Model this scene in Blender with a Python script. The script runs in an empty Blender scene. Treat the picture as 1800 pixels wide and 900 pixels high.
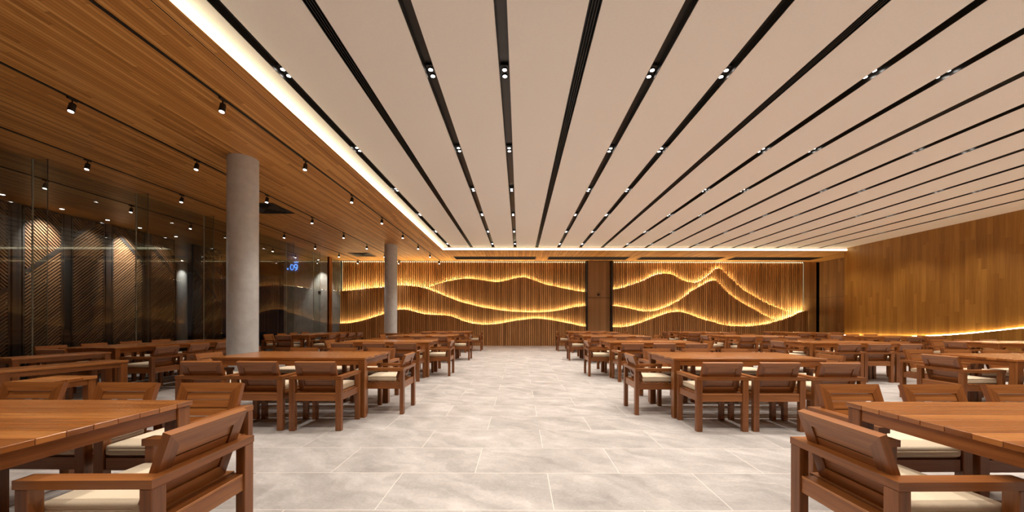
import bpy, bmesh, math, random
from mathutils import Matrix, Vector

random.seed(7)
sc = bpy.context.scene
COL = sc.collection

# ------------------------------------------------------------------ camera, world, exposure
F = 660.0          # focal length in pixels of the 1800 px wide frame
EYE = 1.25
cam_d = bpy.data.cameras.new('camera')
cam = bpy.data.objects.new('camera', cam_d)
COL.objects.link(cam)
cam.location = (0, 0, EYE)
ROLL = 0.00223         # the photograph leans by an eighth of a degree
cam.rotation_euler = (Matrix.Rotation(math.radians(90), 3, 'X') @ Matrix.Rotation(ROLL, 3, 'Z')).to_euler()
cam_d.sensor_width = 36
cam_d.lens = F / 1800 * 36
cam_d.shift_x = -13 / 1800
cam_d.shift_y = 112 / 1800
cam_d.clip_start = 0.05
cam_d.clip_end = 200
sc.camera = cam

SPOT_W = 117.0      # twin downlights in the white ceiling
TRACK_W = 118.0      # spotlights on the black tracks
OUT_W = 100.0       # spotlights outside the glass
LED_WAVE = 138.0     # wavy LED strips of the slatted wall
LED_TOP = 9.0
LED_COVE = 3.6     # cove around the white ceiling
LED_SIDE = 42.0     # LED line of the side wall
SPOT_COL = (1.0, 0.89, 0.79)
LED_COL = (1.0, 0.81, 0.47)
COVE_COL = (1.0, 0.86, 0.55)

w = bpy.data.worlds.new('night'); sc.world = w; w.use_nodes = True
w.node_tree.nodes['Background'].inputs[0].default_value = (0.35, 0.5, 0.7, 1)
w.node_tree.nodes['Background'].inputs[1].default_value = 0.004
sc.view_settings.view_transform = 'Standard'
sc.view_settings.look = 'None'
sc.view_settings.gamma = 1
sc.view_settings.use_curve_mapping = False
sc.view_settings.exposure = 0.0
cy = sc.cycles
cy.use_denoising = True
cy.use_adaptive_sampling = False
cy.max_bounces = 9
cy.diffuse_bounces = 6
cy.glossy_bounces = 4
cy.transparent_max_bounces = 24
cy.caustics_reflective = False
cy.caustics_refractive = False
cy.sample_clamp_indirect = 4.0

# ------------------------------------------------------------------ material helpers
class NT:
    def __init__(self, name):
        self.m = bpy.data.materials.new(name); self.m.use_nodes = True
        self.t = self.m.node_tree
        self.b = self.t.nodes['Principled BSDF']
        self.out = self.t.nodes['Material Output']
    def n(self, kind, **kw):
        x = self.t.nodes.new(kind)
        for k, v in kw.items():
            setattr(x, k, v)
        return x
    def l(self, a, b): self.t.links.new(a, b)
    def math(self, op, a, b=None, c=None):
        x = self.n('ShaderNodeMath', operation=op)
        for i, v in enumerate((a, b, c)):
            if v is None: continue
            if isinstance(v, (int, float)): x.inputs[i].default_value = v
            else: self.l(v, x.inputs[i])
        return x.outputs[0]
    def comb(self, x, y, z):
        c = self.n('ShaderNodeCombineXYZ')
        for i, v in enumerate((x, y, z)):
            if isinstance(v, (int, float)): c.inputs[i].default_value = v
            else: self.l(v, c.inputs[i])
        return c.outputs[0]
    def noise(self, vec, scale=1, detail=4, rough=0.55):
        x = self.n('ShaderNodeTexNoise'); self.l(vec, x.inputs['Vector'])
        x.inputs['Scale'].default_value = scale; x.inputs['Detail'].default_value = detail
        x.inputs['Roughness'].default_value = rough
        return x.outputs['Fac']
    def ramp(self, fac, stops):
        r = self.n('ShaderNodeValToRGB'); self.l(fac, r.inputs[0])
        e = r.color_ramp.elements
        while len(e) < len(stops): e.new(0.5)
        for i, (p, c) in enumerate(stops):
            e[i].position = p; e[i].color = (*c, 1)
        return r.outputs[0]
    def bump(self, h, strength=0.2, dist=0.01):
        x = self.n('ShaderNodeBump'); x.inputs['Strength'].default_value = strength
        x.inputs['Distance'].default_value = dist
        self.l(h, x.inputs['Height']); self.l(x.outputs[0], self.b.inputs['Normal'])

def wood_uv(name, dark, mid, light, rough=0.42, fine=1.0, spec=0.5):
    """Wood of sawn boards; U runs along every board in metres, each board starts at its own offset."""
    t = NT(name)
    uv = t.n('ShaderNodeUVMap'); uv.uv_map = 'UVMap'
    s = t.n('ShaderNodeSeparateXYZ'); t.l(uv.outputs[0], s.inputs[0])
    u, v = s.outputs[0], s.outputs[1]
    board = t.noise(t.comb(t.math('MULTIPLY', u, 0.12), t.math('MULTIPLY', v, 1.2), 0.0), 1.0, 1.0)
    grain = t.noise(t.comb(t.math('MULTIPLY', u, 2.2 * fine), t.math('MULTIPLY', v, 55 * fine), 3.1), 1.0, 4.0, 0.6)
    streak = t.noise(t.comb(t.math('MULTIPLY', u, 0.9), t.math('MULTIPLY', v, 14), 7.7), 1.0, 3.0, 0.5)
    f = t.math('ADD', t.math('MULTIPLY', board, 0.85), t.math('MULTIPLY', grain, 0.35))
    f = t.math('ADD', f, t.math('MULTIPLY', streak, 0.4))
    f = t.math('SUBTRACT', f, 0.3)
    c = t.ramp(f, [(0.30, dark), (0.5, mid), (0.70, light)])
    t.l(c, t.b.inputs['Base Color'])
    t.b.inputs['Roughness'].default_value = rough
    t.b.inputs['Specular IOR Level'].default_value = spec
    t.bump(grain, 0.12, 0.002)
    return t.m

def wood_planks(name, along, across, width, length, dark, mid, light, rough=0.5, gap=0.012, gapdark=0.35, fine=1.0, vary=0.55):
    """Boards laid side by side over a big surface: along / across are 'X','Y','Z' of the surface."""
    t = NT(name)
    tc = t.n('ShaderNodeTexCoord')
    s = t.n('ShaderNodeSeparateXYZ'); t.l(tc.outputs['Object'], s.inputs[0])
    A = s.outputs['XYZ'.index(along)]; C = s.outputs['XYZ'.index(across)]
    cw = t.math('DIVIDE', C, width)
    ci = t.math('FLOOR', cw)
    fr = t.math('FRACT', cw)
    wn = t.n('ShaderNodeTexWhiteNoise', noise_dimensions='1D'); t.l(ci, wn.inputs['W'])
    lw = t.math('ADD', t.math('DIVIDE', A, length), t.math('MULTIPLY', wn.outputs[0], 13.0))
    li = t.math('FLOOR', lw)
    lf = t.math('FRACT', lw)
    wn2 = t.n('ShaderNodeTexWhiteNoise', noise_dimensions='2D'); t.l(t.comb(ci, li, 0.0), wn2.inputs['Vector'])
    r = wn2.outputs[0]
    off = t.math('MULTIPLY', r, 37.0)
    grain = t.noise(t.comb(t.math('MULTIPLY', A, 1.8 * fine), t.math('ADD', t.math('MULTIPLY', C, 60 * fine), off), off), 1.0, 4.0, 0.6)
    figure = t.noise(t.comb(t.math('MULTIPLY', A, 0.7), t.math('ADD', t.math('MULTIPLY', C, 12), off), off), 1.0, 3.0)
    f = t.math('ADD', t.math('MULTIPLY', r, vary), t.math('MULTIPLY', grain, 0.55 - vary * 0.4))
    f = t.math('ADD', f, t.math('MULTIPLY', figure, 0.9 - vary))
    f = t.math('SUBTRACT', f, (vary + 0.55 - vary * 0.4 + 0.9 - vary) / 2 - 0.5)
    c = t.ramp(f, [(0.12, dark), (0.5, mid), (0.9, light)])
    e1 = t.math('GREATER_THAN', fr, gap / width)
    e2 = t.math('GREATER_THAN', lf, 0.004 / length)
    e = t.math('MULTIPLY', e1, e2)
    mx = t.n('ShaderNodeMix', data_type='RGBA')
    t.l(e, mx.inputs[0])
    mx.inputs[6].default_value = (dark[0] * gapdark, dark[1] * gapdark, dark[2] * gapdark, 1)
    t.l(c, mx.inputs[7])
    t.l(mx.outputs[2], t.b.inputs['Base Color'])
    t.b.inputs['Roughness'].default_value = rough
    t.bump(t.math('ADD', e, t.math('MULTIPLY', grain, 0.15)), 0.25, 0.004)
    return t.m

def plain(name, col, rough=0.5, metal=0.0, noise=0.0, nscale=20, bump=0.0, spec=0.5):
    t = NT(name)
    t.b.inputs['Roughness'].default_value = rough
    t.b.inputs['Metallic'].default_value = metal
    t.b.inputs['Specular IOR Level'].default_value = spec
    tc = t.n('ShaderNodeTexCoord')
    f = t.noise(tc.outputs['Object'], nscale, 5, 0.6)
    lo = tuple(c * (1 - noise) for c in col); hi = tuple(min(1, c * (1 + noise)) for c in col)
    t.l(t.ramp(f, [(0.3, lo), (0.7, hi)]), t.b.inputs['Base Color'])
    if bump: t.bump(f, bump, 0.003)
    return t.m

def emit(name, col, strength, sampled=True):
    t = NT(name)
    t.b.inputs['Base Color'].default_value = (0, 0, 0, 1)
    t.b.inputs['Emission Color'].default_value = (*col, 1)
    t.b.inputs['Emission Strength'].default_value = strength
    if not sampled: t.m.cycles.emission_sampling = 'NONE'
    return t.m

def glass_mat():
    t = NT('clear_glass')
    t.t.nodes.remove(t.b)
    ge = t.n('ShaderNodeNewGeometry')
    fr = t.n('ShaderNodeFresnel'); t.l(t.math('MULTIPLY_ADD', ge.outputs['Backfacing'], 1 / 1.5 - 1.5, 1.5), fr.inputs[0])
    tr = t.n('ShaderNodeBsdfTransparent'); tr.inputs[0].default_value = (0.90, 0.93, 0.92, 1)
    gl = t.n('ShaderNodeBsdfGlossy'); gl.inputs['Roughness'].default_value = 0.0
    mx = t.n('ShaderNodeMixShader')
    t.l(fr.outputs[0], mx.inputs[0]); t.l(tr.outputs[0], mx.inputs[1]); t.l(gl.outputs[0], mx.inputs[2])
    t.l(mx.outputs[0], t.out.inputs[0])
    return t.m

def floor_mat():
    t = NT('stone_tiles')
    tc = t.n('ShaderNodeTexCoord')
    W, H = 1.178, 0.598
    mp = t.n('ShaderNodeMapping'); t.l(tc.outputs['Object'], mp.inputs[0])
    mp.inputs['Location'].default_value = (-0.23 + W / 2 + 20 * W, -2.463 + 20 * H, 0)
    br = t.n('ShaderNodeTexBrick', offset=0.5, offset_frequency=2, squash=1.0)
    t.l(mp.outputs[0], br.inputs['Vector'])
    for k, v in (('Scale', 1.0), ('Mortar Size', 0.0035), ('Mortar Smooth', 0.3), ('Bias', 0.0), ('Brick Width', W), ('Row Height', H)):
        br.inputs[k].default_value = v
    br.inputs['Color1'].default_value = (0.30, 0.30, 0.30, 1); br.inputs['Color2'].default_value = (0.70, 0.70, 0.70, 1)
    tone = t.n('ShaderNodeSeparateColor'); t.l(br.outputs['Color'], tone.inputs[0])
    s = t.n('ShaderNodeSeparateXYZ'); t.l(tc.outputs['Object'], s.inputs[0])
    X, Y = s.outputs[0], s.outputs[1]
    shift = t.math('MULTIPLY', tone.outputs[0], 9.0)
    d1 = t.math('ADD', t.math('MULTIPLY', X, 0.80), t.math('MULTIPLY', Y, -0.55))
    d2 = t.math('ADD', t.math('MULTIPLY', X, 0.55), t.math('MULTIPLY', Y, 0.80))
    warp = t.noise(tc.outputs['Object'], 1.3, 4)
    d2 = t.math('ADD', d2, t.math('MULTIPLY', warp, 0.8))
    vein = t.noise(t.comb(t.math('MULTIPLY', d1, 1.0), t.math('MULTIPLY', d2, 5.0), shift), 1.0, 6, 0.62)
    cloud = t.noise(t.comb(X, Y, shift), 2.6, 6, 0.65)
    speck = t.noise(t.comb(X, Y, 0.0), 45, 4, 0.7)
    f = t.math('ADD', t.math('MULTIPLY', vein, 0.5), t.math('MULTIPLY', cloud, 0.42))
    f = t.math('ADD', f, t.math('MULTIPLY', speck, 0.22))
    f = t.math('ADD', f, t.math('MULTIPLY', tone.outputs[0], 0.06))
    c = t.ramp(f, [(0.44, (0.295, 0.281, 0.270)), (0.58, (0.412, 0.397, 0.383)), (0.74, (0.575, 0.557, 0.54))])
    mx = t.n('ShaderNodeMix', data_type='RGBA')
    t.l(br.outputs['Fac'], mx.inputs[0]); t.l(c, mx.inputs[6]); mx.inputs[7].default_value = (0.70, 0.66, 0.61, 1)
    t.l(mx.outputs[2], t.b.inputs['Base Color'])
    t.b.inputs['Roughness'].default_value = 0.5
    t.b.inputs['Specular IOR Level'].default_value = 0.35
    t.bump(t.math('ADD', speck, t.math('MULTIPLY', br.outputs['Fac'], -1.0)), 0.12, 0.002)
    return t.m

def fabric_ceiling_mat():
    t = NT('stretched_fabric')
    tc = t.n('ShaderNodeTexCoord')
    s = t.n('ShaderNodeSeparateXYZ'); t.l(tc.outputs['Object'], s.inputs[0])
    weave = t.noise(t.comb(t.math('MULTIPLY', s.outputs[0], 30), t.math('MULTIPLY', s.outputs[1], 90), 0.0), 1.0, 3)
    t.l(t.ramp(weave, [(0.3, (0.94, 0.905, 0.85)), (0.7, (0.97, 0.94, 0.885))]), t.b.inputs['Base Color'])
    t.b.inputs['Roughness'].default_value = 0.85
    t.b.inputs['Specular IOR Level'].default_value = 0.2
    return t.m

TEAK = wood_uv('teak', (0.11, 0.034, 0.008), (0.235, 0.080, 0.019), (0.38, 0.150, 0.043), 0.32)
TEAK_TOP = wood_uv('teak_boards', (0.14, 0.042, 0.009), (0.31, 0.108, 0.023), (0.49, 0.20, 0.052), 0.25, 1.0, 0.85)
SLAT = wood_uv('slat_wood', (0.28, 0.128, 0.038), (0.52, 0.26, 0.086), (0.72, 0.40, 0.155), 0.5)
SCREENW = wood_uv('screen_wood', (0.075, 0.038, 0.018), (0.125, 0.066, 0.032), (0.18, 0.10, 0.052), 0.5)
CEILW = wood_planks('ceiling_planks', 'Y', 'X', 0.052, 2.2, (0.37, 0.155, 0.033), (0.62, 0.285, 0.070), (0.84, 0.46, 0.145), 0.42, 0.004, 0.4, 1.2, 0.60)
SIDEW = wood_planks('oak_planks', 'Z', 'Y', 0.135, 1.9, (0.17, 0.068, 0.006), (0.30, 0.132, 0.016), (0.44, 0.22, 0.04), 0.5, 0.002, 0.85, 1.0, 0.30)
PANELW = wood_planks('door_veneer', 'Z', 'X', 0.12, 9.0, (0.30, 0.165, 0.065), (0.40, 0.225, 0.095), (0.50, 0.29, 0.13), 0.55, 0.002, 0.7)
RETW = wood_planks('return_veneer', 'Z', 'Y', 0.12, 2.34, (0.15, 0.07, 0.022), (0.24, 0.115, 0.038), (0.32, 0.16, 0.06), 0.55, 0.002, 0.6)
BACKW = plain('dark_backing', (0.055, 0.024, 0.009), 0.7, 0, 0.2, 8)
FILLW = plain('slat_backing', (0.12, 0.055, 0.02), 0.7, 0, 0.2, 8)
BLACK = plain('black_metal', (0.012, 0.011, 0.010), 0.42, 0.0, 0.1, 30)
CHANNEL = plain('channel_black', (0.022, 0.018, 0.014), 0.35, 0.0, 0.1, 30)
GREYC = plain('column_plaster', (0.61, 0.645, 0.655), 0.75, 0, 0.10, 6, 0.1)
CONC = plain('board_concrete', (0.42, 0.41, 0.39), 0.8, 0, 0.22, 3, 0.25)
DARKG = plain('outdoor_paving', (0.03, 0.028, 0.025), 0.6, 0, 0.25, 3)
FABRIC = plain('cream_canvas', (0.72, 0.63, 0.47), 0.9, 0, 0.04, 160, 0.1, 0.2)
BRONZE = plain('dark_bronze', (0.045, 0.034, 0.026), 0.45, 0.3, 0.15, 10)
STEEL = plain('frame_steel', (0.018, 0.016, 0.015), 0.45, 0.2, 0.1, 10)
GLASS = glass_mat()
GEDGE = plain('polished_glass_edge', (0.06, 0.075, 0.07), 0.15, 0, 0.05, 5)
SILI = plain('pale_silicone', (0.50, 0.52, 0.48), 0.5, 0, 0.05, 5)
FLOORM = floor_mat()
FABCEIL = fabric_ceiling_mat()
M_WAVE = emit('led_warm', LED_COL, LED_WAVE)
M_TOP = emit('led_warm_top', LED_COL, LED_TOP)
M_EDGE = emit('led_warm_edge', LED_COL, 0.6)
M_COVE = emit('led_cove', COVE_COL, LED_COVE)
M_SIDE = emit('led_side', LED_COL, LED_SIDE)
M_LENS = emit('lamp_lens', (1, 0.93, 0.85), 14.0, False)
M_BLUE = emit('blue_reflection', (0.10, 0.28, 1.0), 3.0)  # emission imitates the blue reflection in the glass

# ------------------------------------------------------------------ mesh helpers
class MB:
    """Collects shapes with UVs (U along the longest side, in metres) and links them as ONE mesh object."""
    def __init__(self): self.v = []; self.f = []; self.uv = []; self.sm = []
    def box(self, c, s, M=None, bevel=0.0, seg=1):
        bm = bmesh.new()
        bmesh.ops.create_cube(bm, size=1.0)
        bmesh.ops.scale(bm, vec=s, verts=bm.verts)
        if bevel: bmesh.ops.bevel(bm, geom=bm.edges[:], offset=bevel, segments=seg, affect='EDGES', profile=0.5)
        ax = sorted(range(3), key=lambda i: -s[i])
        T = Matrix.Translation(c)
        if M is not None: T = T @ M
        self._add(bm, ax, T, seg > 1)
        bm.free()
    def _add(self, bm, ax, T, smooth=False):
        o = len(self.v); ou, ov = random.random() * 60, random.random() * 60
        bm.verts.index_update()
        for p in bm.verts: self.v.append(tuple(T @ p.co))
        for fa in bm.faces:
            self.f.append([o + p.index for p in fa.verts]); self.sm.append(smooth)
            n = fa.normal; d = max(range(3), key=lambda i: abs(n[i]))
            a = ax[0] if ax[0] != d else ax[1]
            b = [i for i in range(3) if i not in (a, d)][0]
            for p in fa.verts: self.uv.append((p.co[a] + ou, p.co[b] + ov + 0.7 * d))
    def prism(self, poly, z0, z1, T=None, axis=0):
        """poly in the XY plane pulled from z0 to z1, then moved by T."""
        o = len(self.v); n = len(poly); ou, ov = random.random() * 60, random.random() * 60
        T = T or Matrix.Identity(4)
        for z in (z0, z1):
            for x, y in poly: self.v.append(tuple(T @ Vector((x, y, z))))
        uvp = [(p[axis] + ou, p[1 - axis] + ov) for p in poly]
        self.f.append([o + i for i in range(n)][::-1]); self.sm.append(False); self.uv += uvp[::-1]
        self.f.append([o + n + i for i in range(n)]); self.sm.append(False); self.uv += uvp
        for i in range(n):
            j = (i + 1) % n
            self.f.append([o + i, o + j, o + n + j, o + n + i]); self.sm.append(False)
            self.uv += [uvp[i], uvp[j], (uvp[j][0], uvp[j][1] + z1 - z0), (uvp[i][0], uvp[i][1] + z1 - z0)]
    def tube(self, pts, r, n=8, closed=False, cap=True, smooth=True):
        o = len(self.v); k = len(pts); P = [Vector(p) for p in pts]
        rr = r if isinstance(r, (list, tuple)) else [r] * k
        for i in range(k):
            a = P[i - 1] if (i > 0 or closed) else P[i]
            b = P[(i + 1) % k] if (i < k - 1 or closed) else P[i]
            d = (b - a).normalized()
            up = Vector((0, 0, 1)) if abs(d.z) < 0.95 else Vector((1, 0, 0))
            e1 = d.cross(up).normalized(); e2 = e1.cross(d)
            for q in range(n):
                an = 2 * math.pi * q / n
                self.v.append(tuple(P[i] + rr[i] * (math.cos(an) * e1 + math.sin(an) * e2)))
        for i in range(k if closed else k - 1):
            j = (i + 1) % k
            for q in range(n):
                q2 = (q + 1) % n
                self.f.append([o + i * n + q, o + i * n + q2, o + j * n + q2, o + j * n + q]); self.sm.append(smooth)
                self.uv += [(0, 0), (0, 1), (1, 1), (1, 0)]
        if cap and not closed:
            self.f.append([o + q for q in range(n)][::-1]); self.sm.append(False); self.uv += [(0, 0)] * n
            self.f.append([o + (k - 1) * n + q for q in range(n)]); self.sm.append(False); self.uv += [(0, 0)] * n
    def mesh(self, name, mat):
        me = bpy.data.meshes.new(name)
        me.from_pydata(self.v, [], self.f)
        ul = me.uv_layers.new(name='UVMap')
        flat = [c for p in self.uv for c in p]
        ul.data.foreach_set('uv', flat)
        me.polygons.foreach_set('use_smooth', self.sm)
        me.materials.append(mat); me.update()
        return me
    def obj(self, name, mat, parent=None):
        o = bpy.data.objects.new(name, self.mesh(name, mat)); COL.objects.link(o)
        if parent is not None: o.parent = parent
        return o

def tag(o, label=None, cat=None, group=None, kind=None):
    if label: o['label'] = label
    if cat: o['category'] = cat
    if group: o['group'] = group
    if kind: o['kind'] = kind
    return o
def empty(name, loc=(0, 0, 0), rz=0.0):
    o = bpy.data.objects.new(name, None); COL.objects.link(o)
    o.location = loc; o.rotation_euler = (0, 0, rz); o.empty_display_size = 0.2
    return o
KIDS = {}
def note(root):
    KIDS[root.name] = [(c, list(c.children)) for c in root.children]
def copy_tree(root):
    r = root.copy(); COL.objects.link(r)
    for c, gs in KIDS[root.name]:
        d = c.copy(); COL.objects.link(d); d.parent = r
        for g in gs:
            h = g.copy(); COL.objects.link(h); h.parent = d
    return r
def boxes(name, mat, lst, parent=None, kind='structure', bevel=0):
    m = MB()
    for (x0, x1, y0, y1, z0, z1) in lst:
        m.box(((x0 + x1) / 2, (y0 + y1) / 2, (z0 + z1) / 2), (x1 - x0, y1 - y0, z1 - z0), None, bevel)
    o = m.obj(name, mat, parent)
    if kind: o['kind'] = kind
    return o
def RX(a): return Matrix.Rotation(a, 4, 'X')
def RY(a): return Matrix.Rotation(a, 4, 'Y')
def RZ(a): return Matrix.Rotation(a, 4, 'Z')
ORD = ['first', 'second', 'third', 'fourth', 'fifth', 'sixth', 'seventh', 'eighth', 'ninth', 'tenth', 'eleventh', 'twelfth',
       'thirteenth', 'fourteenth', 'fifteenth', 'sixteenth', 'seventeenth', 'eighteenth', 'nineteenth', 'twentieth']

# ------------------------------------------------------------------ room shell
ZC = 4.10                 # wood ceiling
ZW = 4.226                # white ceiling
XG = -8.69                # glass wall
YB = 18.33                # front of the far slatted wall (upper layer)
XE, YE = -3.14, 15.42     # edges of the raised white ceiling
XR = 13.45                # side wall
Y0 = -3.0                 # wall behind the camera

boxes('floor', FLOORM, [(XG - 0.1, 14.8, Y0, 18.7, -0.1, 0)])
boxes('ground', DARKG, [(-24, XG - 0.1, Y0, 30, -0.12, -0.02)])
m = MB()
m.box(((XG + XE) / 2, (Y0 + 18.7) / 2, ZC + 0.08), (XE - XG, 18.7 - Y0, 0.16))
m.box(((XE + 14.8) / 2, (YE + 18.7) / 2, ZC + 0.08), (14.8 - XE, 18.7 - YE, 0.16))
tag(m.obj('ceiling', CEILW), kind='structure')
m = MB()
m.box(((XG - 12.6) / 2, (Y0 + 18.6) / 2, ZC + 0.08), (XG + 12.6, 18.6 - Y0, 0.16))
m.box((-16.3, (Y0 + 25) / 2, ZC + 0.08), (7.4, 25 - Y0, 0.16))
tag(m.obj('ceiling', CEILW), kind='structure')
boxes('trim_1', BLACK, [(XE - 0.165, XE - 0.155, Y0, YE + 0.16, ZC - 0.002, ZC + 0.01), (XE - 0.16, XR, YE + 0.155, YE + 0.165, ZC - 0.002, ZC + 0.01)])

# white ceiling: fabric panels between black channels
STRIP_X = [-2.867 + 0.8935 * i for i in range(18)]
SW = 0.125
edges = [XE - 0.06] + STRIP_X + [XR + 0.05]
m = MB()
for i in range(len(edges) - 1):
    a = edges[i] + (SW / 2 if i > 0 else 0); b = edges[i + 1] - (SW / 2 if i < len(edges) - 2 else 0)
    m.box(((a + b) / 2, (Y0 + YE + 0.06) / 2, ZW + 0.05), (b - a, YE + 0.06 - Y0, 0.10))
tag(m.obj('ceiling', FABCEIL), kind='structure')
boxes('ceiling', BLACK, [(XE - 0.06, 14.8, Y0, YE + 0.06, ZW + 0.15, ZW + 0.2)])

boxes('wall_rear', SIDEW, [(XG, 14.8, Y0 - 0.15, Y0, 0, ZW + 0.2)])

# ------------------------------------------------------------------ side wall with the sweeping LED line
def px(x, y, Y):
    u, v = x - 913, y - 562
    return ((u + v * ROLL) / F * Y, EYE - (v - u * ROLL) / F * Y)
SIDE = [(-3.0, 2.30), (2.0, 1.92), (6.0, 1.48), (8.5, 1.20), (10.0, 1.05), (10.6, 0.955), (11.28, 0.852), (12.1, 0.757), (13.0, 0.688), (14.0, 0.647), (15.5, 0.625)]
def interp(pts, x):
    """Smooth (Catmull-Rom) curve through pts."""
    n = len(pts)
    if x <= pts[0][0]: return pts[0][1]
    if x >= pts[-1][0]: return pts[-1][1]
    for i in range(n - 1):
        if pts[i][0] <= x <= pts[i + 1][0]:
            x0, y0 = pts[i]; x1, y1 = pts[i + 1]
            h = x1 - x0
            m0 = (y1 - pts[i - 1][1]) / (x1 - pts[i - 1][0]) if i > 0 else (y1 - y0) / h
            m1 = (pts[i + 2][1] - y0) / (pts[i + 2][0] - x0) if i < n - 2 else (y1 - y0) / h
            t = (x - x0) / h
            return (2*t**3 - 3*t**2 + 1) * y0 + (t**3 - 2*t*t + t) * h * m0 + (3*t*t - 2*t**3) * y1 + (t**3 - t*t) * h * m1
ws = boxes('wall_right', SIDEW, [(XR, XR + 0.2, Y0, 15.55, 0, ZW + 0.02)])
m = MB()
ys = [Y0 + (15.50 - Y0) * i / 90 for i in range(91)]
poly = [(Y0, 0.0)] + [(y, interp(SIDE, y)) for y in ys] + [(15.50, 0.0)]
m.prism(poly[::-1], 0, 0.075, Matrix(((0, 0, 1, XR - 0.075), (1, 0, 0, 0), (0, 1, 0, 0), (0, 0, 0, 1))))
low = m.obj('lower_panel', SIDEW, ws)
led = empty('led_strip', (XR - 0.04, 10, 0.8))
tag(led, 'warm LED line sweeping low along the plain plank side wall', 'LED strip')
m = MB()
pts = [(0.012, 15.535 - 10, 4.15 - 0.8), (0.012, 15.535 - 10, 0.61 - 0.8)] + [(0.0, y - 10, interp(SIDE, y) + 0.016 - 0.8) for y in ys[::-1]]
m.tube(pts[1:], 0.011, 6)
m.obj('diffuser', M_SIDE, led)

# passage beyond the side wall
boxes('wall_return', RETW, [(14.66, 14.8, 15.55, 18.36, 0, 2.335), (14.66, 14.8, 15.55, 18.36, 2.345, ZC)])
boxes('wall_return', PANELW, [(13.90, 14.50, 18.34, 18.5, 0, 2.33), (13.90, 14.50, 18.34, 18.5, 2.34, ZC)])
boxes('wall_front', BLACK, [(XG, 14.8, 18.5, 18.7, 0, ZC + 0.1)])

# ------------------------------------------------------------------ far slatted wall with glowing waves
def q(lst, x0): return [(x0 + u / 5.626, 450 + v / 5.626) for u, v in lst]
L_A = q([(40, 346), (55, 345), (170, 335), (300, 322), (400, 312), (490, 300), (570, 291), (640, 288), (740, 293), (820, 305), (890, 322), (940, 338), (1000, 362), (1100, 402), (1200, 440)], 590) + \
      q([(0, 455), (100, 480), (200, 505), (300, 522), (400, 537), (500, 548), (600, 553), (700, 556), (800, 555), (900, 547), (960, 538), (1040, 522), (1120, 504), (1180, 495), (1235, 490)], 810)
L_B = q([(40, 346), (55, 345), (170, 335), (300, 322), (400, 312), (490, 300), (570, 294), (640, 296), (740, 315), (820, 330), (890, 320), (940, 300), (1000, 280), (1100, 250), (1190, 233)], 590) + \
      q([(0, 225), (80, 222), (180, 233), (280, 248), (370, 255), (440, 243), (510, 225), (570, 210), (620, 207), (680, 225), (740, 245), (820, 275), (920, 297), (1000, 315), (1090, 332), (1180, 350), (1235, 352)], 810)
L_C = q([(40, 665), (55, 665), (110, 665), (200, 650), (300, 625), (400, 595), (490, 565), (560, 542), (630, 528), (700, 530), (770, 548), (840, 567), (900, 577), (1000, 582), (1100, 588), (1150, 600), (1220, 625)], 590) + \
      q([(0, 635), (100, 663), (200, 677), (270, 677), (350, 672), (450, 655), (550, 637), (650, 625), (740, 617), (800, 620), (900, 634), (1000, 652), (1100, 672), (1180, 690), (1235, 696)], 810)
R_B = q([(70, 331), (82, 330), (150, 320), (230, 300), (320, 268), (400, 240), (470, 205), (530, 180), (590, 170), (650, 175), (700, 190), (760, 225), (820, 250), (900, 262), (960, 245), (1020, 205), (1075, 160), (1110, 130)], 1060) + \
      q([(10, 118), (30, 125), (80, 165), (150, 230), (210, 290), (280, 345), (370, 400), (450, 445), (540, 490), (620, 520), (700, 548), (760, 566), (860, 590)], 1260)
R_A = q([(70, 489), (82, 490), (160, 498), (250, 515), (330, 535), (410, 547), (500, 543), (560, 527), (630, 500), (700, 470), (760, 435), (820, 390), (870, 350), (930, 315), (990, 280), (1040, 252), (1090, 240)], 1060) + \
      q([(5, 250), (50, 300), (100, 350), (160, 405), (230, 450), (300, 490), (370, 525), (440, 570), (510, 605), (580, 635), (640, 655), (860, 720)], 1260)
R_C = q([(70, 700), (82, 700), (160, 702), (240, 695), (310, 680), (400, 650), (480, 620), (560, 590), (640, 563), (720, 550), (780, 555), (850, 575), (930, 605), (1020, 635), (1100, 655)], 1060) + \
      q([(0, 665), (80, 683), (160, 692), (240, 694), (330, 690), (430, 682), (520, 667), (600, 643), (660, 625), (740, 595), (810, 560), (860, 543)], 1260)
def world_curve(c, L): return [px(x, y, FRONT[L]) for x, y in c]
FRONT = [YB, YB - 0.10, YB - 0.20, YB - 0.30]         # front of each layer of slats, upper ones lie deeper
PITCH = 0.0918
wb = boxes('wall_back', BACKW, [(XG, 3.22, YB + 0.07, 18.5, 0, ZC), (4.46, 13.86, YB + 0.07, 18.5, 0, ZC)])
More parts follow.
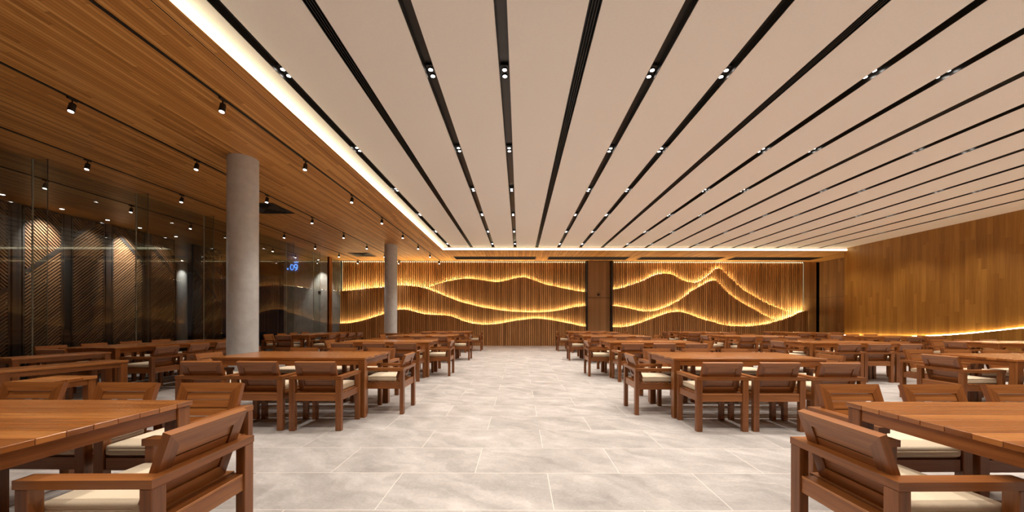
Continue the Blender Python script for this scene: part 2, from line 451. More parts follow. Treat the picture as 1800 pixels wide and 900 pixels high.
def slat_panel(x0, x1, curves, side):
    n = int(round((x1 - x0) / PITCH)); p = (x1 - x0) / n
    hs = [[interp(c, x0 + (k + 0.5) * p) for k in range(n)] for c in curves]      # upper, middle, lower line
    tops = []
    for k in range(n):
        b, a, c = (h[k] for h in hs)
        tops.append([ZC - 0.02, max(b, a, c), max(a, c), c])
    meshes = [MB() for _ in range(4)]; fill = [MB() for _ in range(4)]
    for k in range(n):
        x = x0 + (k + 0.5) * p
        jit = random.uniform(-0.004, 0.004)
        for L in range(4):
            z1 = tops[k][L]
            z0 = tops[k][L + 1] - 0.14 if L < 3 else 0.0
            if L > 0 and tops[k][L] - (tops[k][L + 1] if L < 3 else 0) < 0.02: continue
            y0 = FRONT[L]; y1 = y0 + (0.07 if L == 0 else 0.034)
            meshes[L].box((x, (y0 + y1) / 2 + jit * 0.3, (z0 + z1) / 2), (0.057, y1 - y0, z1 - z0))
            # dark filler between the slats, so no light leaks downwards
            if L > 0: fill[L].box((x + p / 2, y1 - 0.006, (z0 + z1) / 2 - 0.004), (p - 0.05, 0.011, z1 - z0 - 0.01))
    for L in range(4):
        meshes[L].obj('slat_layer', SLAT, wb)
        if L: fill[L].obj('layer_backing', FILLW, wb)
    # LED strips on the top of each lower layer
    names = [('upper', 1), ('middle', 2), ('lower', 3)]
    for nm, L in names:
        root = empty('led_strip', (x0, FRONT[L], 0))
        tag(root, f'{nm} wave of glowing LED dots on the {side} slatted wall panel', 'LED strip', None)
        rib = MB(); dots = MB(); run = []
        for k in range(n):
            z = tops[k][L]
            under = tops[k][L + 1] if L < 3 else 0
            x = (k + 0.5) * p
            o = len(dots.v); dots.v += [(x + a, b, z - 0.012) for a, b in ((-0.03, 0.038), (0.03, 0.038), (0.03, 0.066), (-0.03, 0.066))]
            dots.f.append([o, o + 1, o + 2, o + 3]); dots.sm.append(False); dots.uv += [(0, 0)] * 4
            dots.f.append([o + 3, o + 2, o + 1, o]) if False else None
            if z - under >= 0.02 or L == 3: rib.box((x, 0.067, z - 0.026), (p * 1.02, 0.062, 0.008))
        dots.obj('led_diodes', M_WAVE, root)['kind'] = 'stuff'
        rib.obj('led_profile', STEEL, root)
    root = empty('led_strip', (x0, FRONT[0], ZC))
    tag(root, f'straight LED dots at ceiling level along the top of the {side} slatted panel', 'LED strip')
    dots = MB(); rib = MB()
    for k in range(n): dots.box(((k + 0.5) * p, -0.030, -0.036), (0.020, 0.02, 0.018))
    rib.box(((x1 - x0) / 2, -0.04, -0.014), (x1 - x0, 0.05, 0.026))
    dots.obj('led_diodes', M_TOP, root)['kind'] = 'stuff'; rib.obj('led_profile', STEEL, root)
slat_panel(XG + 0.02, 3.20, [world_curve(L_B, 1), world_curve(L_A, 2), world_curve(L_C, 3)], 'left')
slat_panel(4.49, 13.84, [world_curve(R_B, 1), world_curve(R_A, 2), world_curve(R_C, 3)], 'right')
for x, s in ((XG + 0.02, 'left'), (13.86, 'right')):
    m = MB(); z0 = 2.75 if s == 'left' else 1.9
    m.box((0, 0, 0), (0.012, 0.012, ZC - z0 - 0.05))
    o = m.obj('led_strip', M_EDGE); o.location = (x + (0.03 if s == 'left' else -0.01), YB - 0.012, (ZC + z0) / 2 - 0.02)
    tag(o, f'upright LED line at the outer {s} edge of the slatted wall', 'LED strip')

# flush door between the two slatted panels
dr = boxes('door_1', PANELW, [(3.29, 4.40, YB - 0.09, YB + 0.1, 0, 2.325)])
boxes('upper_panel', PANELW, [(3.29, 4.40, YB - 0.09, YB + 0.1, 2.345, ZC)], dr)
boxes('door_frame', BLACK, [(3.21, 3.285, YB - 0.3, YB + 0.1, 0, ZC), (4.405, 4.48, YB - 0.3, YB + 0.1, 0, ZC)], dr)
m = MB(); m.tube([(3.83, YB - 0.09, 2.47), (3.83, YB - 0.12, 2.47)], 0.05, 16); m.tube([(3.83, YB - 0.12, 2.47), (3.83, YB - 0.15, 2.45)], 0.025, 12)
m.obj('door_sensor', BLACK, dr)

# ------------------------------------------------------------------ cove light
cv = empty('cove_light', (XE, YE, ZC))
tag(cv, 'bright warm cove light along the edge of the raised white ceiling', 'cove light')
m = MB(); m.box((0.004, (Y0 - YE) / 2, 0.0625), (0.008, YE - Y0, 0.117)); m.obj('cove_diffuser', M_COVE, cv)
m = MB(); m.box(((XR - XE) / 2 + 0.004, -0.004, 0.052), (XR - XE - 0.01, 0.008, 0.088)); m.obj('cove_diffuser', M_COVE, cv)

# ------------------------------------------------------------------ channels and twin downlights
def spot(parent, loc, energy, size, blend, target=None, col=SPOT_COL, r=0.03):
    d = bpy.data.lights.new('spot', 'SPOT'); d.energy = energy; d.spot_size = math.radians(size); d.spot_blend = blend
    d.color = col; d.shadow_soft_size = r
    o = bpy.data.objects.new('lamp_light', d); COL.objects.link(o); o.location = loc
    if target is not None:
        o.rotation_euler = (Vector(target) - Vector(loc)).to_track_quat('-Z', 'Y').to_euler()
    if parent is not None: o.parent = parent
    return o
SPOT_Y = [0.46, 2.53, 4.60, 6.67, 8.74, 10.81, 12.88, 14.95]
LY = YE + 0.05 - Y0
def channel_mesh(slot):
    m = MB(); yc = (Y0 + YE + 0.05) / 2
    m.box((0, yc, ZW + 0.105), (SW - 0.004, LY, 0.012))
    for s in (-1, 1): m.box((s * (SW / 2 - 0.005), yc, ZW + 0.05), (0.006, LY, 0.098))
    if slot:
        for xx in (-0.028, 0.0, 0.028): m.box((xx, yc, ZW + 0.03), (0.007, LY, 0.05))
        m.box((0, yc, ZW + 0.064), (SW - 0.02, LY, 0.01))
    else: m.box((0, yc, ZW + 0.094), (SW - 0.014, LY, 0.008))
    return m
ch_a = channel_mesh(False).mesh('light_channel', CHANNEL); ch_b = channel_mesh(True).mesh('air_slot', BLACK)
md = MB(); md.box((0, 0, -0.010), (0.096, 0.24, 0.020), None, 0.003)
for s in (-1, 1): md.tube([(0, s * 0.06, -0.02), (0, s * 0.06, -0.034)], [0.034, 0.030], 20)
ml = MB(); ml.tube([(0, 0, -0.030), (0, 0, -0.037)], 0.025, 20)
dl0 = empty('twin_downlight'); md.obj('housing', BLACK, dl0)
for s in (-1, 1):
    o = ml.obj('lens', M_LENS, dl0); o.location = (0, s * 0.06, 0)
note(dl0)
used = False; nl = ns = 0
for i, x in enumerate(STRIP_X):
    slot = i % 3 == 1
    o = bpy.data.objects.new('air_slot' if slot else 'light_channel', ch_b if slot else ch_a); COL.objects.link(o); o.location = (x, 0, 0)
    if slot:
        ns += 1
        tag(o, f'black double slot air diffuser in white ceiling, {ORD[ns-1]} slot from the wooden ceiling', 'air diffuser', 'slot diffusers in the white ceiling')
        continue
    nl += 1
    tag(o, f'black recessed lighting channel in white ceiling, {ORD[nl-1]} from the wooden ceiling', 'light channel', 'lighting channels in the white ceiling')
    for j, y in enumerate(SPOT_Y):
        if not used: d = dl0; used = True
        else: d = copy_tree(dl0)
        d.location = (x, y, ZW + 0.078)
        tag(d, f'twin downlight, {ORD[len(SPOT_Y)-1-j]} from the slatted wall in {ORD[nl-1]} lighting channel from wooden ceiling', 'downlight', 'twin downlights in the white ceiling')
        spot(d, (0, 0, -0.048), SPOT_W, 106, 0.75, (0, 0, -3))

# ------------------------------------------------------------------ tracks and spotlights on the wooden ceiling
tr0 = empty('track_spotlight')
m = MB(); m.box((0, 0, -0.012), (0.03, 0.11, 0.024), None, 0.003); m.obj('adapter', BLACK, tr0)
m = MB(); m.tube([(0, 0, -0.02), (0, 0, -0.075)], 0.008, 8); m.box((0, 0, -0.072), (0.045, 0.012, 0.012)); m.obj('bracket', BLACK, tr0)
hd = MB(); hd.tube([(0, 0, 0.035), (0, 0, 0.03), (0, 0, -0.075), (0, 0, -0.078)], [0.026, 0.034, 0.036, 0.033], 20)
ho = hd.obj('lamp_head', BLACK, tr0); ho.location = (0, 0, -0.10); ho.rotation_euler = (math.radians(-12), 0, 0)
lm = MB(); lm.tube([(0, 0, -0.079), (0, 0, -0.082)], 0.028, 20)
lo = lm.obj('lens', M_LENS, ho)
note(tr0)
used = False
TRACKS = [(-3.83, 'nearest the white ceiling'), (-5.77, 'midway along wooden ceiling'), (-7.72, 'nearest the glass wall')]
TY = [1.1 + 1.87 * k for k in range(10)]
for x, where in TRACKS:
    m = MB(); m.box((0, (Y0 + 18.2) / 2, ZC - 0.006), (0.035, 18.2 - Y0, 0.012))
    o = m.obj('lighting_track', BLACK); o.location = (x, 0, 0)
    tag(o, f'long black lighting track {where}', 'lighting track', 'lighting tracks on the wooden ceiling')
    for k, y in enumerate(TY):
        if not used: d = tr0; used = True
        else: d = copy_tree(tr0)
        d.location = (x, y, ZC - 0.010)
        tag(d, f'black track spotlight, {ORD[9-k]} from slatted wall, on track {where}', 'spotlight', 'spotlights on the indoor tracks')
        spot(d, (0, -0.035, -0.20), TRACK_W, 66, 1.0, (0, -0.25, -3))
m = MB(); m.box((0, (Y0 + 18.2) / 2, ZC - 0.006), (0.035, 18.2 - Y0, 0.012))
o = m.obj('lighting_track', BLACK); o.location = (-9.72, 0, 0)
tag(o, 'black lighting track on the wooden ceiling outside the glass', 'lighting track', 'lighting tracks on the wooden ceiling')
OUT = [(7.7, (-12.4, 8.6, 2.6)), (9.4, (-12.4, 9.75, 2.8)), (11.1, (-12.4, 11.0, 2.9)), (12.9, (-12.4, 12.2, 2.8)), (14.8, (-12.4, 14.8, 1.5)), (16.3, (-10.4, 18.3, 1.4))]
for k, (y, tg) in enumerate(OUT):
    d = copy_tree(tr0); d.location = (-9.72, y, ZC - 0.010)
    tag(d, f'small black spotlight on the outdoor track beyond the glass, {ORD[k]} from the camera', 'spotlight', 'spotlights outside the glass')
    spot(d, (0, 0, -0.20), OUT_W * (0.35 if k == 5 else 0.05), 80, 0.8, (tg[0] + 9.72, tg[1] - y, tg[2] - ZC))

# ------------------------------------------------------------------ ceiling vents
def vent(name, x0, x1, y0, y1, label, n, along):
    r = empty(name, ((x0 + x1) / 2, (y0 + y1) / 2, ZC)); W, D = x1 - x0, y1 - y0
    tag(r, label, 'air vent', 'air vents in the wooden ceiling')
    m = MB()
    for s in (-1, 1):
        m.box((s * (W / 2 - 0.02), 0, -0.006), (0.04, D, 0.016)); m.box((0, s * (D / 2 - 0.02), -0.006), (W - 0.08, 0.04, 0.016))
    m.obj('frame', BRONZE, r)
    m = MB(); m.box((0, 0, 0.0), (W - 0.08, D - 0.08, 0.004)); m.obj('backing', BLACK, r)
    m = MB()
    if along == 'square':
        for k in range(1, 5):
            a = (W - 0.1) * k / 5.2; b = (D - 0.1) * k / 5.2
            for s in (-1, 1):
                m.box((s * a / 2, 0, -0.010), (0.02, b + 0.02, 0.016), RY(s * 0.5)); m.box((0, s * b / 2, -0.010), (a - 0.02, 0.02, 0.016), RX(-s * 0.5))
    else:
        for k in range(n): m.box((0, -D / 2 + 0.06 + (D - 0.12) * (k + 0.5) / n, -0.006), (W - 0.08, 0.022, 0.012), RX(0.5))
    m.obj('louvres', BRONZE, r)
vent('ceiling_vent', -7.35, -6.45, 16.05, 16.95, 'square black air vent in wooden ceiling close to the slatted wall', 4, 'square')
vent('ceiling_vent', -6.95, -6.05, 9.2, 10.1, 'square black air vent in wooden ceiling beside the big grey column', 4, 'square')
for k, (a, b) in enumerate([(-3.0, 0.75), (1.3, 5.0), (5.5, 9.3), (9.75, 13.7)]):
    vent('linear_vent', a, b, 16.95, 17.72, f'long dark air grille above the slatted wall, {ORD[k]} of four from the columns', 12, 'long')

# ------------------------------------------------------------------ columns
def column(x, y, r, z1, label, mat=GREYC):
    m = MB(); m.tube([(0, 0, 0), (0, 0, 0.02), (0, 0, z1)], r, 64, cap=False)
    o = m.obj('column', mat); o.location = (x, y, 0)
    tag(o, label, 'column', None, 'structure')
column(-4.92, 6.68, 0.2345, ZC, 'round grey plaster column in front, beside the second table left of the aisle')
column(-4.92, 14.36, 0.2345, ZC, 'round grey plaster column standing close to the slatted wall')
column(-16.9, 18.8, 0.22, ZC, 'pale round column outside in the dark beyond the glass')

# ------------------------------------------------------------------ glass wall on the terrace side
FIN_Y = [4.87, 6.70, 8.51, 10.34, 12.18, 14.01, 15.85, 17.20, 18.33]
for k in range(len(FIN_Y) - 1):
    a, b = FIN_Y[k], FIN_Y[k + 1]
    o = boxes(f'window_{k+1}', GLASS, [(XG - 0.006, XG + 0.006, a + 0.004, b - 0.004, 0.0, ZC)])
    if k < 7 and k > 0:
        g = boxes('glass_fin', GLASS, [(XG + 0.007, XG + 0.265, a - 0.006, a + 0.006, 0, ZC)], o)
        e = boxes('polished_edge', GEDGE, [(XG + 0.2655, XG + 0.2695, a - 0.006, a + 0.006, 0, ZC)], o)
        e = boxes('silicone_joint', SILI, [(XG - 0.010, XG + 0.0065, a - 0.009, a + 0.009, 0, ZC)], o)
boxes('window_9', GLASS, [(XG - 0.006, XG + 0.006, Y0, 4.866, 0, ZC)])
m = MB()
for yy in (17.12, 17.27): m.box((XG, yy, ZC / 2), (0.11, 0.09, ZC), None, 0.004)
m.box((XG, 17.195, ZC / 2), (0.06, 0.06, ZC))
tag(m.obj('trim_2', TEAK), kind='structure')
boxes('wall_outside', CONC, [(-11.5, XG - 0.06, YB, 18.5, -0.1, ZC)])
# plaque on the concrete wall; glowing tubes imitate a sign reflected in the glass
m = MB(); m.box((0, 0, 0), (0.14, 0.02, 0.11), None, 0.004); o = m.obj('wall_plaque', BRONZE); o.location = (-9.76, YB - 0.012, 2.58)
tag(o, 'small brown plaque on the grey concrete wall outside the glass', 'plaque')
sg = empty('reflected_sign', (-11.02, YB - 0.05, 3.78))
tag(sg, 'small blue glowing tubes imitating a reflected sign, before the concrete wall beyond the glass', 'reflected sign')
def ring(cx, cz, rx, rz, a0=0, a1=360, n=20):
    return [(cx + rx * math.cos(math.radians(a0 + (a1 - a0) * i / n)), 0, cz + rz * math.sin(math.radians(a0 + (a1 - a0) * i / n))) for i in range(n + 1)]
m = MB()
m.tube(ring(-0.06, 0.0, 0.075, 0.13), 0.014, 6)
m.tube(ring(0.13, 0.05, 0.07, 0.09), 0.014, 6)
m.tube([(0.20, 0, 0.05), (0.19, 0, -0.08), (0.10, 0, -0.15)], 0.014, 6)
m.tube(ring(0.13, 0.22, 0.10, 0.03, 0, 180), 0.012, 6)
m.obj('reflected_glyph', M_BLUE, sg)
m = MB(); m.tube(ring(-0.27, -0.08, 0.025, 0.03), 0.012, 6); m.obj('reflected_dot', M_BLUE, sg)
m = MB(); m.box((0, 0.03, 0), (0.5, 0.012, 0.5), None, 0.003); m.obj('backing_plate', CONC, sg)

# ------------------------------------------------------------------ diagonal slat screens outside
def clip_line(poly, p, d):
    t0, t1 = -1e9, 1e9; n = len(poly)
    for i in range(n):
        a = Vector(poly[i]); b = Vector(poly[(i + 1) % n]); e = b - a
        nx, ny = -e.y, e.x                                   # inside for counter-clockwise polygons
        den = nx * d[0] + ny * d[1]; num = nx * (a.x - p[0]) + ny * (a.y - p[1])
        if abs(den) < 1e-9:
            if num > 0: return None
            continue
        t = num / den
        if den > 0: t0 = max(t0, t)
        else: t1 = min(t1, t)
    return (t0, t1) if t1 - t0 > 0.03 else None
def half(poly, p, nrm):
    out = []; n = len(poly)
    f = lambda a: (a[0] - p[0]) * nrm[0] + (a[1] - p[1]) * nrm[1]
    for i in range(n):
        a, b = poly[i], poly[(i + 1) % n]; fa, fb = f(a), f(b)
        if fa >= 0: out.append(a)
        if (fa >= 0) != (fb >= 0):
            t = fa / (fa - fb); out.append((a[0] + t * (b[0] - a[0]), a[1] + t * (b[1] - a[1])))
    return out
XS = -12.4
def screen(y0, y1, beam_pt, up, label):
    """Panel in the YZ plane; one diagonal beam, slats slope one way above it and the other way below."""
    r = empty('slat_screen', (XS, y0, 0)); W = y1 - y0; Z0, Z1 = 0.05, ZC - 0.02
    tag(r, label, 'slat screen', 'diagonal slat screens outside the glass')
    m = MB()
    for yy in (0.02, W - 0.02): m.box((0, yy, (Z0 + Z1) / 2), (0.06, 0.04, Z1 - Z0))
    for zz in (Z0 + 0.02, Z1 - 0.02): m.box((0, W / 2, zz), (0.06, W - 0.08, 0.04))
    m.obj('frame', STEEL, r)
    rect = [(0.04, Z0 + 0.04), (W - 0.04, Z0 + 0.04), (W - 0.04, Z1 - 0.04), (0.04, Z1 - 0.04)]
    s = math.sqrt(0.5); db = (s, s) if up else (s, -s); nb = (-db[1], db[0])
    bp = (beam_pt[0] - y0, beam_pt[1])
    m = MB(); c = clip_line(rect, bp, db)
    if c:
        L = c[1] - c[0]; t = (c[0] + c[1]) / 2
        ang = math.atan2(db[1], db[0])
        m.box((0.0, bp[0] + db[0] * t, bp[1] + db[1] * t), (0.07, L, 0.10), RX(ang))
    m.obj('diagonal_beam', STEEL, r)
    ups = half(rect, (bp[0] + nb[0] * 0.05, bp[1] + nb[1] * 0.05), nb)
    dns = half(rect, (bp[0] - nb[0] * 0.05, bp[1] - nb[1] * 0.05), (-nb[0], -nb[1]))
    m = MB()
    for poly, d in ((ups, (s, -s)), (dns, (s, s))):
        if len(poly) < 3: continue
        nn = (-d[1], d[0])
        vals = [nn[0] * p[0] + nn[1] * p[1] for p in poly]
        tt = min(vals) + 0.03
        while tt < max(vals):
            c = clip_line(poly, (nn[0] * tt, nn[1] * tt), d)
            if c:
                t = (c[0] + c[1]) / 2
                m.box((0.01, nn[0] * tt + d[0] * t, nn[1] * tt + d[1] * t), (0.035, c[1] - c[0], 0.030), RX(math.atan2(d[1], d[0])))
            tt += 0.062
    m.obj('slats', SCREENW, r)
screen(8.05, 9.12, (8.3, 1.2), True, 'diagonal slat screen outside, first from the camera, cut by the photo edge')
screen(9.35, 10.17, (9.36, 2.37), True, 'brightly lit diagonal slat screen outside with a rising dark beam across its middle')
screen(10.37, 11.20, (10.37, 3.48), True, 'dim diagonal slat screen outside with a rising beam near its top')
screen(11.40, 12.36, (11.41, 4.03), False, 'lit diagonal slat screen outside with a falling beam at its top')
screen(12.58, 13.48, (12.58, 3.75), False, 'dark diagonal slat screen outside just before the pale outdoor column')
screen(14.23, 15.60, (14.23, 3.2), False, 'dark slat screen outside seen beside the big grey column')
for k, (a, b) in enumerate([(9.15, 9.32), (10.19, 10.35), (11.22, 11.38), (12.38, 12.56)]):
    m = MB(); m.box((0, 0, ZC / 2), (0.18, b - a, ZC - 0.01), None, 0.005); o = m.obj('screen_post', STEEL); o.location = (XS - 0.05, (a + b) / 2, 0)
    tag(o, f'dark steel post between the outdoor slat screens, {ORD[k]} from the camera', 'post', 'posts between the slat screens')
for k, (y, e) in enumerate([(8.6, 0.3), (9.72, 6.5), (10.8, 0.7), (11.72, 6.0), (12.95, 0.5)]):
    m = MB(); m.tube([(0, 0, 0.0), (0, 0, -0.012)], [0.06, 0.055], 20); r = empty('ceiling_downlight', (XS + 0.55, y, ZC))
    tag(r, f'small round downlight in the outdoor ceiling above the slat screens, {ORD[k]} from the camera', 'downlight', 'outdoor downlights')
    m.obj('housing', BLACK, r); ml = MB(); ml.tube([(0, 0, -0.012), (0, 0, -0.014)], 0.04, 16); ml.obj('lens', M_LENS, r)
    spot(r, (0, 0, -0.03), OUT_W * e * 1.3, 64, 1.0, (-0.55, 0, -0.9))
for x, y, e, tg, lb in [(-9.62, 17.95, 2.6, (-9.66, 18.3, 1.2), 'small round downlight in the outdoor ceiling washing the concrete wall'),
                        (-16.45, 18.3, 0.6, (-16.85, 18.7, 2.6), 'small round downlight in the outdoor ceiling beside the pale outdoor column')]:
    m = MB(); m.tube([(0, 0, 0.0), (0, 0, -0.012)], [0.06, 0.055], 20); r = empty('ceiling_downlight', (x, y, ZC)); tag(r, lb, 'downlight', 'outdoor downlights')
    m.obj('housing', BLACK, r); ml = MB(); ml.tube([(0, 0, -0.012), (0, 0, -0.014)], 0.04, 16); ml.obj('lens', M_LENS, r)
    spot(r, (0, 0, -0.03), OUT_W * e, 60, 0.7, (tg[0] - x, tg[1] - y, tg[2] - ZC))

# ------------------------------------------------------------------ furniture
def make_chair():
    """Faces +Y; origin on the floor under its middle; 0.585 wide, 0.54 deep."""
    r = empty('armchair'); W, D = 0.585, 0.54; hx = W / 2
    for s in (-1, 1):
        m = MB(); m.box((s * (hx - 0.034), -D / 2 + 0.027, 0.2875), (0.066, 0.050, 0.575), None, 0.003); m.obj('leg', TEAK, r)
        m = MB(); m.box((s * (hx - 0.031), D / 2 - 0.027, 0.2875), (0.058, 0.050, 0.575), None, 0.003); m.obj('leg', TEAK, r)
        m = MB()    # arm with a mitred rear end
        p = [(hx, -D / 2), (hx, D / 2 + 0.004), (hx - 0.070, D / 2 + 0.004), (hx - 0.070, -D / 2 + 0.058)]
        if s < 0: p = [(-x, y) for x, y in p][::-1]
        m.prism(p, 0.575, 0.611, axis=1); m.obj('armrest', TEAK, r)
    m = MB(); m.prism([(-hx, -D / 2), (hx, -D / 2), (hx - 0.070, -D / 2 + 0.058), (-hx + 0.070, -D / 2 + 0.058)], 0.575, 0.611); m.obj('rear_rail', TEAK, r)
    m = MB()
    for s in (-1, 1): m.box((s * (hx - 0.034), 0, 0.374), (0.036, D - 0.106, 0.078), None, 0.003)
    m.box((0, -D / 2 + 0.030, 0.374), (W - 0.13, 0.036, 0.078), None, 0.003)
    m.box((0, -D / 2 + 0.045, 0.418), (W - 0.134, 0.066, 0.014), None, 0.002)
    m.box((0, D / 2 - 0.030, 0.374), (W - 0.13, 0.036, 0.078), None, 0.003)
    m.obj('seat_frame', TEAK, r)
    m = MB()
    for k in range(6): m.box((0, -0.155 + k * 0.074, 0.419), (W - 0.05 if -0.2 < -0.155 + k * 0.074 < 0.19 else W - 0.14, 0.056, 0.012), None, 0.002)
    m.obj('seat_slats', TEAK, r)
    # cushion: soft box with a welt around its middle
    m = MB(); bm = bmesh.new(); bmesh.ops.create_cube(bm, size=1.0); bmesh.ops.scale(bm, vec=(0.46, 0.425, 0.064), verts=bm.verts)
    bmesh.ops.bevel(bm, geom=bm.edges[:], offset=0.022, segments=4, affect='EDGES', profile=0.6)
    bmesh.ops.subdivide_edges(bm, edges=bm.edges[:], cuts=1, use_grid_fill=True)
    for p in bm.verts:
        if p.co.z > 0.02:
            p.co.z += 0.010 * max(0, (1 - (p.co.x / 0.23) ** 2)) * max(0, (1 - (p.co.y / 0.21) ** 2))
    m._add(bm, [0, 1, 2], Matrix.Translation((0, 0.052, 0.457)), True); bm.free()
    a, b, c = 0.231, 0.2135, 0.03
    loop = [(a - c, -b), (a, -b + c), (a, b - c), (a - c, b), (-a + c, b), (-a, b - c), (-a, -b + c), (-a + c, -b)]
    m.tube([(x, y + 0.052, 0.460) for x, y in loop], 0.0035, 6, closed=True)
    m.obj('cushion', FABRIC, r)
    # backrest, leaning back
    H, BW = 0.362, 0.448
    tilt = math.atan2(0.115, 0.335)
    T = Matrix.Translation((0, -0.148, 0.432)) @ RX(tilt)           # local: X across, Z up along the back
    Tp = T @ RX(math.radians(90))                                    # prism plane XY -> back plane
    bk = MB(); st, rl = 0.066, 0.066; h = BW / 2
    bk.prism([(-h, 0), (h, 0), (h - st, rl), (-h + st, rl)], -0.017, 0.017, Tp)
    bk.prism([(-h + st, H - rl), (h - st, H - rl), (h, H), (-h, H)], -0.017, 0.017, Tp)
    bk.prism([(-h, 0), (-h + st, rl), (-h + st, H - rl), (-h, H)], -0.017, 0.017, Tp, 1)
    bk.prism([(h - st, rl), (h, 0), (h, H), (h - st, H - rl)], -0.017, 0.017, Tp, 1)
    bo = bk.obj('backrest', TEAK, r)
    sl = MB(); n = 4; ph = (H - 2 * rl) / n
    for k in range(n): sl.box((0, 0, rl + ph * (k + 0.5)), (BW - 2 * st, 0.016, ph - 0.006), None, 0.0)
    tm = MB(); tm.f, tm.uv, tm.sm = sl.f, sl.uv, sl.sm; tm.v = [tuple(T @ Vector(v)) for v in sl.v]
    tm.obj('back_slats', TEAK, bo)
    note(r)
    return r

def make_table(L, W, HT, name, n, leg=0.082, apron=0.066):
    """Top along X; origin on the floor under the middle."""
    r = empty(name); m = MB(); bw = W / n
    for k in range(n): m.box((0, -W / 2 + bw * (k + 0.5), HT - 0.013), (L, bw - 0.0025, 0.026), None, 0.002)
    m.obj('tabletop', TEAK_TOP, r)
    m = MB(); a = HT - 0.026 - apron / 2
    for s in (-1, 1):
        m.box((0, s * (W / 2 - 0.030), a), (L - 2 * leg - 0.01, 0.028, apron), None, 0.002)
        m.box((s * (L / 2 - 0.030), 0, a), (0.028, W - 2 * leg - 0.01, apron), None, 0.002)
    m.obj('apron', TEAK, r)
    for sx in (-1, 1):
        for sy in (-1, 1):
            m = MB(); m.box((sx * (L / 2 - 0.008 - leg / 2), sy * (W / 2 - 0.008 - leg / 2), (HT - 0.026) / 2), (leg, leg, HT - 0.026), None, 0.004); m.obj('leg', TEAK, r)
    note(r)
    return r

chair0 = make_chair(); table0 = make_table(1.95, 0.94, 0.765, 'dining_table', 9)
long0 = make_table(2.72, 0.95, 0.765, 'dining_table', 9)
state = {'chair': False, 'table': False, 'long': False}
def get(kind, proto):
    if not state[kind]: state[kind] = True; return proto
    return copy_tree(proto)
def chair(x, y, face, label, jit=0.012, rot=0.02):
    c = get('chair', chair0)
    c.location = (x + random.uniform(-jit, jit), y + random.uniform(-jit, jit), 0)
    c.rotation_euler = (0, 0, math.radians(face) + random.uniform(-rot, rot))
    tag(c, label, 'chair', 'armchairs around the dining tables')
PLACE3 = ['left of three', 'middle of three', 'right of three']
def set_table(x0, y0, ref, tlabel, near=True, far=True, le=True, re=True, nx=None, fx=None, L=1.95, W=0.94, ex=0.0):
    t = get('table', table0); t.location = (x0 + L / 2, y0 + W / 2, 0)
    tag(t, tlabel, 'table', 'dining tables')
    nx = nx or [0.328, 0.975, 1.62]; fx = fx or [0.33, 0.975, 1.61]
    base = 'wooden armchair'
    if near:
        for k in range(3): chair(x0 + nx[k], y0 - 0.285, 0, f'{base}, {PLACE3[k]} on near side of {ref}')
    if far:
        for k in range(3): chair(x0 + fx[k], y0 + W + 0.285, 180, f'{base}, {PLACE3[k]} on far side of {ref}')
    if le: chair(x0 - 0.165 - ex, y0 + W / 2, -90, f'{base} with cream cushion at left end of {ref}')
    if re: chair(x0 + L + 0.165 + ex, y0 + W / 2, 90, f'{base} with cream cushion at right end of {ref}')
ROWY = [1.305, 4.75, 8.10, 11.35, 14.75]
NTH = ['first', 'second', 'third', 'fourth', 'fifth']
for k, y in enumerate(ROWY):
    ref = f'{NTH[k]} table along aisle left side'
    set_table(-3.90, y, ref, f'wooden dining table, {NTH[k]} from the camera along the left side of the aisle', near=k > 0, le=k > 0, nx=[0.33, 0.97, 1.61],
              fx=[0.30, 0.99, 1.635] if k == 0 else None, ex=0.07 if k == 0 else 0)
for k, y in enumerate(ROWY):
    ref = f'{NTH[k]} table along aisle right side'
    set_table(1.95, y, ref, f'wooden dining table, {NTH[k]} from the camera along the right side of the aisle', near=k > 0, re=k > 0,
              fx=[0.49, 1.095, 1.70] if k == 0 else None, ex=0.015 if k == 0 else 0)
for k in (1, 2, 3, 4):
    ref = f'{NTH[k]}-row table in right middle column'
    set_table([0, 6.17, 6.32, 6.25, 6.30][k], ROWY[k] - (0.1 if k == 1 else 0), ref, f'wooden dining table in the {NTH[k]} row, middle column right of the aisle',
              nx=[0.33, 0.935, 1.54] if k == 2 else None, re=k > 1)
for k in (2, 3, 4):
    ref = f'{NTH[k]}-row table beside plank wall'
    set_table([0, 0, 10.35, 10.40, 10.45][k], ROWY[k], ref, f'wooden dining table in the {NTH[k]} row beside the plain plank wall')
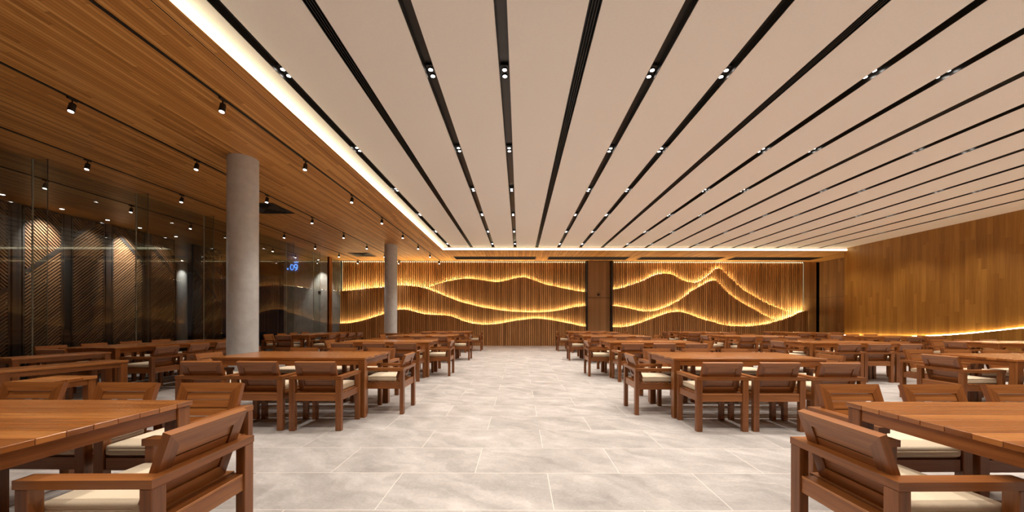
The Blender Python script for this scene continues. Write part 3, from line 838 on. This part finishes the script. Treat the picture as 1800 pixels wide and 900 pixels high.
# two longer tables lying lengthwise beside the glass
def long_table(xc, y0, ref, tlabel, ry, ly, ends=(True, True)):
    t = get('long', long0); L = 2.72; t.location = (xc, y0 + L / 2, 0); t.rotation_euler = (0, 0, math.radians(90))
    tag(t, tlabel, 'table', 'dining tables')
    for k, d in enumerate(ry): chair(xc + 0.475 + 0.285, y0 + d, 90, f'wooden armchair on aisle side of {ref}, {ORD[k]} from the camera')
    for k, d in enumerate(ly): chair(xc - 0.475 - 0.285, y0 + d, -90, f'wooden armchair on glass side of {ref}, {ORD[k]} from the camera')
    if ends[0]: chair(xc - 0.05, y0 - 0.17, 0, f'wooden armchair at the near end of {ref}')
    if ends[1]: chair(xc + 0.03, y0 + L + 0.17, 180, f'wooden armchair at the far end of {ref}')
long_table(-7.17, 6.22, 'first long table beside glass', 'long wooden table lying beside the glass wall, behind the narrow console tables', [0.34, 0.99, 1.65, 2.40], [0.34, 1.02, 1.70, 2.36])
long_table(-6.86, 11.40, 'second long table beside glass', 'long wooden table lying beside the glass wall, near the concrete wall outside', [0.36, 1.03, 1.70, 2.38], [0.36, 1.03, 1.70, 2.38])

con0 = make_table(1.05, 0.37, 0.72, 'console_table', 3, 0.070, 0.055)
CON = [(-5.30, 4.34, 76, 'narrow wooden console table, nearer of the two by the glass'),
       (-6.83, 5.55, 78, 'narrow wooden console table, farther of the two, before the long glass-side table')]
for k, (x, y, a, lb) in enumerate(CON):
    c = con0 if k == 0 else copy_tree(con0)
    c.location = (x, y, 0); c.rotation_euler = (0, 0, math.radians(a))
    tag(c, lb, 'console table', 'narrow console tables')
c = make_table(0.36, 0.36, 0.72, 'side_table', 3, 0.060, 0.050); c.location = (-4.12, 3.33, 0)
tag(c, 'small square wooden side table behind the chairs of the first table left of the aisle', 'side table')
c = copy_tree(con0); c.location = (-4.62, 13.55, 0); c.rotation_euler = (0, 0, 0); c.scale = (0.75, 1, 1.05)
tag(c, 'small narrow wooden table in front of the farther grey column', 'console table', 'narrow console tables')
